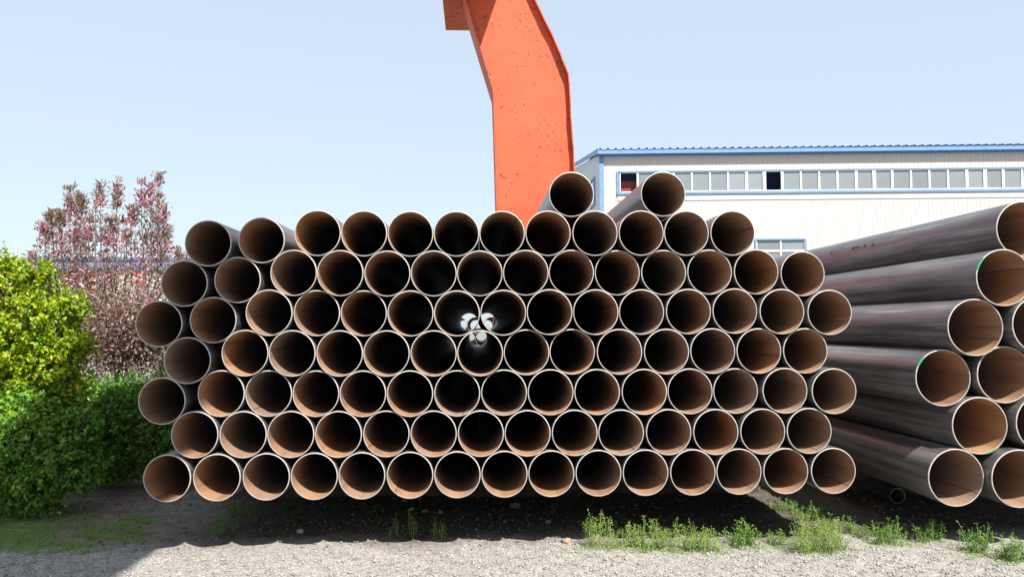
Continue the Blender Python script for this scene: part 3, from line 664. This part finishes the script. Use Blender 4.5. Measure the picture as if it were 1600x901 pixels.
sh = [(109, 293, 112, 425, .9), (126, 302, 130, 430, 1.1), (157, 284, 158, 430, .55), (150, 305, 149, 420, .15), (183, 279, 182, 440, .65), (207, 321, 205, 440, .75),
      (221, 282, 226, 430, .55), (236, 289, 238, 430, .5), (248, 272, 250, 430, .55), (256, 322, 252, 440, .4), (80, 332, 84, 440, 1.1), (67, 350, 72, 440, .9), (93, 330, 98, 440, 1.1),
      (262, 355, 258, 450, .7), (175, 340, 176, 440, .9), (140, 335, 138, 440, .95), (197, 345, 196, 450, .5), (120, 350, 118, 450, .9), (248, 340, 246, 440, .8), (230, 365, 228, 450, .5), (163, 360, 165, 450, .5)]
lm = [(185, 540, x, y, int(n*1.5), .23) for x, y, n in ((70, 440, 700), (100, 470, 800), (135, 450, 900), (160, 480, 900), (200, 470, 900), (235, 470, 900), (255, 450, 700), (125, 520, 600), (150, 540, 600), (215, 530, 700), (240, 520, 700), (180, 450, 800), (250, 560, 450), (160, 570, 450))]
tree('purple-leaved crabapple tree with pink blossom on tall upright shoots', 13.0, 184, (185, 560), sh, lm)
tree('smaller crabapple with few blossoms, behind the golden bush', 15.5, 40, (40, 520), [(50, 392, 52, 450, .9), (44, 405, 46, 460, .6), (30, 425, 34, 470, .6)], [(40, 520, 60, 460, 250, .15), (40, 520, 30, 470, 250, .15)])
tree('smaller crabapple with few blossoms, half hidden behind the pipe mouths', 16.5, 288, (288, 520), [(278, 388, 280, 450, .9), (292, 397, 292, 450, .7)], [(288, 520, 270, 460, 250, .15), (288, 520, 300, 450, 250, .15)], pinkprob=.08)

# ------------------------------------------------------------------ weeds, grass, stones
M_weed = leaf_mat('weed_leaf', [(0.0, (0.10, 0.20, 0.03)), (0.5, (0.20, 0.33, 0.06)), (1.0, (0.36, 0.44, 0.13))], 0.32, 0.6, 0.25)
M_weed2 = leaf_mat('dark_weed_leaf', [(0.0, (0.045, 0.13, 0.02)), (0.6, (0.10, 0.24, 0.035)), (1.0, (0.22, 0.36, 0.06))], 0.3, 0.5, 0.3)
M_stalk = plain('weed_stalk', (0.20, 0.27, 0.08), 0.7)
def weed(label, px, py, wpx, hpx, nst, m_, per=26, lsz=0.017, group='weeds along the edge of the gravel', depth=0.12, spread=0.5):
    c = G(px, py); c.z = float(gz(c.x, c.y)); k = c.y/F_PX; hw = wpx*k/2; H = hpx*k
    root = empty('weed', tuple(c)); tag(root, label, 'weed', group)
    st = MB(); P = []; D = []
    for i in range(nst):
        bx = random.uniform(-.75, .75)*hw; by = random.gauss(0, depth*.5)
        tx = bx+random.uniform(-spread, spread)*hw*.6; h_ = H*random.uniform(.45, 1.0)*(1-.35*abs(bx/hw))
        if i == 0: h_ = H
        ty = by+random.gauss(0, .04)
        a = Vector((bx, by, -.01)); e = Vector((tx, ty, h_)); md = a.lerp(e, .5)+Vector((random.gauss(0, .012), random.gauss(0, .012), 0))
        st.tube([tuple(a), tuple(md), tuple(e)], [.003, .0024, .0012], 4, cap=False)
        for q in range(per):
            s = random.uniform(.05, 1.0); pt = (a.lerp(md, s*2) if s < .5 else md.lerp(e, s*2-1)); an = random.uniform(0, 6.28)
            d = Vector((math.cos(an), math.sin(an), random.uniform(-.1, 1.0))); rr = random.uniform(0, .035)*(1.25-s)*(H/.3+.4)
            P.append(tuple(pt+d*rr)); D.append(tuple(d))
    tag(st.build('stem', M_stalk, root), kind='stuff')
    P = np.array(P); n = len(P); ln = lsz*rng.uniform(.55, 1.35, n); P[:, 2] = np.maximum(P[:, 2], .004)
    tag(link('foliage', leaves('foliage', P, np.array(D), unit(rdir(n)*.7+np.array([[0, -.2, .9]])), ln, ln*.42, m_), root), kind='stuff')
for a in (('tall branching weed at the end of the sunlit weed row', 938, 856, 60, 56, 26, M_weed, 30), ('low weed clump between tall branching weed and bushy weed', 985, 857, 60, 38, 24, M_weed, 26),
          ('bushy weed with upright tips in the sunlit weed row', 1022, 858, 70, 50, 44, M_weed, 30), ('thin upright weed beside the bushy weed', 1062, 858, 42, 46, 18, M_weed, 30),
          ('rounded low weed closing the sunlit weed row', 1100, 859, 62, 42, 36, M_weed, 30), ('leafy bright green weed standing apart from the weed row', 1163, 851, 62, 38, 26, M_weed2, 26, 0.026),
          ('small bright weed beside the big feathery clump', 1213, 848, 34, 28, 12, M_weed2, 22, 0.022), ('big feathery pale green weed clump on the gravel edge', 1280, 862, 98, 58, 90, M_weed, 34, 0.015),
          ('dark green weed in the shade of the thicker stack', 1386, 848, 62, 38, 30, M_weed2, 26, 0.02), ('sparse shaded weed behind the bare earth patch', 1455, 846, 66, 36, 20, M_weed2, 22, 0.02),
          ('shaded weed with a tall spike at the gravel corner', 1530, 862, 62, 48, 28, M_weed2, 26, 0.02), ('sunlit weed at the gravel corner below the thicker stack', 1585, 873, 66, 44, 34, M_weed2, 26, 0.022),
          ('lanky weed in the dark below the lowest pipes', 646, 836, 18, 42, 5, M_weed2, 30, 0.02), ('short weed in the dark below the lowest pipes', 687, 840, 26, 32, 8, M_weed2, 24, 0.02),
          ('faint small weed beside the lanky weed', 614, 840, 18, 30, 5, M_weed2, 20, 0.018), ('straggly weed in shade under the pipes near the hedge', 345, 832, 50, 34, 16, M_weed2, 20, 0.022),
          ('dark weed tuft under the second bottom pipe', 372, 806, 60, 30, 20, M_weed2, 24, 0.02), ('single dark weed behind the bushy weed', 966, 838, 10, 26, 3, M_weed2, 22, .018),
          ('low dark weed under the gap between the two stacks', 1224, 796, 46, 22, 16, M_weed2, 22, 0.024), ('ragged weed on the soil between the two stacks', 1262, 812, 52, 30, 20, M_weed2, 22, 0.022),
          ('broad-leaved seedling behind the feathery clump, beside the ragged weed', 1318, 832, 54, 24, 18, M_weed2, 20, 0.024), ('small weed at the foot of the thin pipe offcut', 1352, 836, 40, 20, 14, M_weed2, 18, 0.02),
          ('tall thin-leaved weed behind the feathery clump', 1292, 836, 50, 34, 12, M_weed2, 14, 0.03)):
    weed(*a)
# grass and dry straw on the left
M_grass = leaf_mat('grass_blade', [(0.0, (0.12, 0.22, 0.05)), (0.5, (0.18, 0.31, 0.075)), (0.85, (0.24, 0.38, 0.11)), (1.0, (0.42, 0.39, 0.2))], 0.25, 0.6, 0.25)
M_straw = leaf_mat('straw_blade', [(0.0, (0.12, 0.11, 0.05)), (0.5, (0.28, 0.22, 0.12)), (1.0, (0.40, 0.33, 0.2))], 0.2, 0.7, 0.2)
def blades(name, pts, hmin, hmax, m_, label, cat, lean=.6, wd=.004):
    A = np.array(pts); n = len(A); A = np.column_stack([A, gz(A[:, 0], A[:, 1])-.004])
    D = unit(np.column_stack([rng.normal(0, lean, n), rng.normal(0, lean, n), np.ones(n)])); ln = rng.uniform(hmin, hmax, n)
    S = unit(np.cross(D, rdir(n))); V = np.stack([A-S*wd/2, A+S*wd/2, A+D*ln[:, None]+np.column_stack([D[:, 0], D[:, 1], -.3*np.ones(n)])*ln[:, None]*.25], 1)
    me = np_mesh(name, V.reshape(-1, 3), (np.arange(n)[:, None]*3+np.array([[0, 1, 2]])), m_, k=3)
    return tag(link(name, me), label, cat, kind='stuff')
def patch(polys, n):
    out = []
    for (px, py, rx, ry, wgt) in polys:
        for _ in range(int(n*wgt)):
            r = math.sqrt(random.random()); a = random.uniform(0, 6.283)
            r *= 1+.25*math.sin(3*a+px)+.15*math.sin(7*a)
            q = G(px+rx*r*math.cos(a), py+ry*r*math.sin(a)); out.append((q.x+random.gauss(0, .02), q.y+random.gauss(0, .02)))
    return out
blades('grass', patch([(40, 812, 95, 34, 1.0), (10, 840, 80, 22, .6), (175, 832, 60, 14, .32), (95, 855, 70, 12, .25), (215, 812, 34, 8, .12)], 26000), .012, .045, M_grass, 'short green grass patch on the earth before the hedge', 'grass', 1.0, .0035)
blades('dry_grass', patch([(190, 735, 34, 12, 1.0), (150, 752, 28, 10, .6), (215, 722, 20, 8, .5)], 700), .06, .2, M_straw, 'dry straw-coloured grass tufts at the foot of the hedge', 'grass', .45, .004)
blades('ground_weeds', patch([(700, 812, 330, 16, .6), (1200, 815, 180, 14, .5), (1265, 808, 60, 22, .9), (1450, 835, 160, 18, .5), (420, 800, 90, 18, .5)], 800), .012, .07, M_grass, 'thin scattered grass on the dark earth under the stacks', 'grass', .7, .003)
blades('low_weeds', patch([(935, 858, 40, 7, .7), (990, 859, 45, 6, .8), (1045, 860, 60, 6, 1.0), (1105, 861, 40, 6, .7), (1165, 854, 60, 6, .6), (1225, 852, 30, 6, .4), (1285, 864, 58, 6, .7), (1390, 851, 50, 6, .5), (1460, 850, 60, 6, .4), (1540, 866, 60, 8, .8), (1590, 876, 40, 6, .6)], 620), .01, .06, M_weed, 'low sprouting weeds between the clumps along the gravel edge', 'weeds', .9, .005)
# gravel: loose stones on the road
def stones(name, n, xr_, yr_, s0, s1, m_, label, mask=None):
    X = rng.uniform(*xr_, n); Y = rng.uniform(*yr_, n)
    if mask is not None:
        k = mask(X, Y) > rng.uniform(0, 1, n); X, Y = X[k], Y[k]
    n = len(X); s = s0+(s1-s0)*rng.uniform(0, 1, n)**3.2
    o = np.array([[1, 0, 0], [0, 1, 0], [-1, 0, 0], [0, -1, 0], [0, 0, 1], [0, 0, -1]], float)
    V = o[None]*rng.uniform(.6, 1.15, (n, 6, 1))+rng.normal(0, .14, (n, 6, 3))
    V *= np.stack([rng.uniform(.7, 1.2, n), rng.uniform(.6, 1.0, n), rng.uniform(.4, .75, n)], 1)[:, None]
    ax = rng.normal(0, .5, n); a = rng.uniform(0, 6.283, n); ca, sa, cx, sx = np.cos(a), np.sin(a), np.cos(ax), np.sin(ax)
    y2 = V[..., 1]*cx[:, None]-V[..., 2]*sx[:, None]; z2 = V[..., 1]*sx[:, None]+V[..., 2]*cx[:, None]; x2 = V[..., 0]
    V = np.stack([x2*ca[:, None]-y2*sa[:, None], x2*sa[:, None]+y2*ca[:, None], z2], -1)*s[:, None, None]
    V += np.stack([X, Y, gz(X, Y)+s*.22], 1)[:, None]
    t = np.array([[0, 1, 4], [1, 2, 4], [2, 3, 4], [3, 0, 4], [1, 0, 5], [2, 1, 5], [3, 2, 5], [0, 3, 5]])
    me = np_mesh(name, V.reshape(-1, 3), (np.arange(n)[:, None, None]*6+t[None]).reshape(-1, 3), m_, k=3)
    return tag(link(name, me), label, 'gravel', kind='stuff')
M_stone = leaf_mat('gravel_stone', [(0.0, (0.19, 0.18, 0.168)), (0.25, (0.26, 0.249, 0.234)), (0.6, (0.305, 0.294, 0.28)), (0.85, (0.36, 0.346, 0.328)), (1.0, (0.48, 0.465, 0.44))], 0.0, 0.9, 0.2)
def edge(X, Y):
    e = 7.85+0.16*np.sin(X*1.3+.4)+.12*np.sin(X*3.7)+.06*np.sin(X*9.1)-0.25*(X > 3.6)
    return np.clip((e-Y)/.30, .03, 1)
stones('gravel', 95000, (-5.6, 6.6), (5.6, 8.8), .0042, .019, M_stone, 'pale grey crushed stone gravel of the road before the stacks', edge)
M_clod = leaf_mat('earth_stone', [(0.0, (0.09, 0.07, 0.055)), (0.6, (0.16, 0.13, 0.10)), (1.0, (0.30, 0.26, 0.22))], 0.0, 0.95, 0.1)
stones('earth_clods', 6500, (-5.6, 6.6), (7.75, 10.5), .006, .028, M_clod, 'brown earth clods and pebbles under the pipe stacks')
def rock(name, label, px, py, s, c, group=None):
    import bmesh
    bm = bmesh.new(); bmesh.ops.create_icosphere(bm, subdivisions=2, radius=s)
    sd = random.random()*9
    for v in bm.verts:
        d = v.co.normalized(); v.co *= 1+.22*math.sin(3*d.x+sd)*math.cos(2.5*d.y+sd)+.12*math.sin(6*d.z+4*d.x+sd); v.co.z *= .68
    me = bpy.data.meshes.new(name); bm.to_mesh(me); bm.free(); me.materials.append(plain(name+'_stone', c, .95, 0, .25, 20, .5))
    p = G(px, py); tag(link(name, me, None, (p.x, p.y, float(gz(p.x, p.y))+s*.35)), label, 'stone', group)
rock('stone', 'tan stone on the gravel edge before the dark earth', 885, 849, .045, (.36, .25, .17))
rock('stone', 'pinkish stone at the shade line below the pipes', 469, 832, .04, (.36, .28, .25))
rock('stone', 'brownish brick fragment in the shade beside the yellow leaf', 663, 800, .035, (.24, .17, .13))
rock('stone', 'small reddish stone in the shade behind the yellow leaf', 632, 783, .03, (.28, .19, .16))
rock('stone', 'grey stone in the shade, right of the brick fragment', 688, 802, .03, (.22, .20, .18))
rock('stone', 'rough grey stone under the middle pipes', 805, 792, .06, (.16, .14, .125))
rock('stone', 'dusty stone lying apart under the middle pipes', 857, 818, .03, (.26, .23, .2))
# fallen yellow leaf, white scrap, twigs
p = G(641, 801); q = MB(); q.add([(-.035, 0, .01), (-.01, -.02, .03), (.03, -.012, .022), (.042, .012, .038), (.012, .026, .03), (-.015, .02, .024)], [(0, 1, 2, 3, 4, 5)])
q.add([(x, y, z-.004) for x, y, z in q.v[:6]], [(5, 4, 3, 2, 1, 0)])
tag(q.build('fallen_leaf', plain('yellow_leaf', (.55, .45, .10), .7), None, (p.x, p.y, float(gz(p.x, p.y)))), 'curled yellow leaf on the dark earth below the pipes', 'leaf')
p = G(50, 798); q = MB(); q.add([(-.035, -.01, .004), (0, -.022, .02), (.038, -.006, .008), (.03, .02, .016), (-.008, .012, .035), (-.03, .016, .01), (.005, 0, .03)], [(0, 1, 6), (1, 2, 6), (2, 3, 6), (3, 4, 6), (4, 5, 6), (5, 0, 6)])
tag(q.build('paper_scrap', plain('white_paper', (.75, .74, .72), .8), None, (p.x, p.y, float(gz(p.x, p.y)))), 'crumpled white scrap on the grass before the hedge', 'litter')
for lab, x0, y0, x1, y1 in (('thin dry twig lying on the shaded grass', 10, 826, 48, 832), ('short pale twig on the grass near the white scrap', 60, 815, 78, 812)):
    a, b = G(x0, y0), G(x1, y1); q = MB(); dd = b-a
    q.tube([(0, 0, .006), tuple(dd*.5+Vector((0, .02, .02))), (dd.x, dd.y, .008)], [.004, .0035, .002], 5)
    tag(q.build('twig', plain('dry_twig', (.36, .28, .2), .9), None, (a.x, a.y, float(gz(a.x, a.y)))), lab, 'twig')
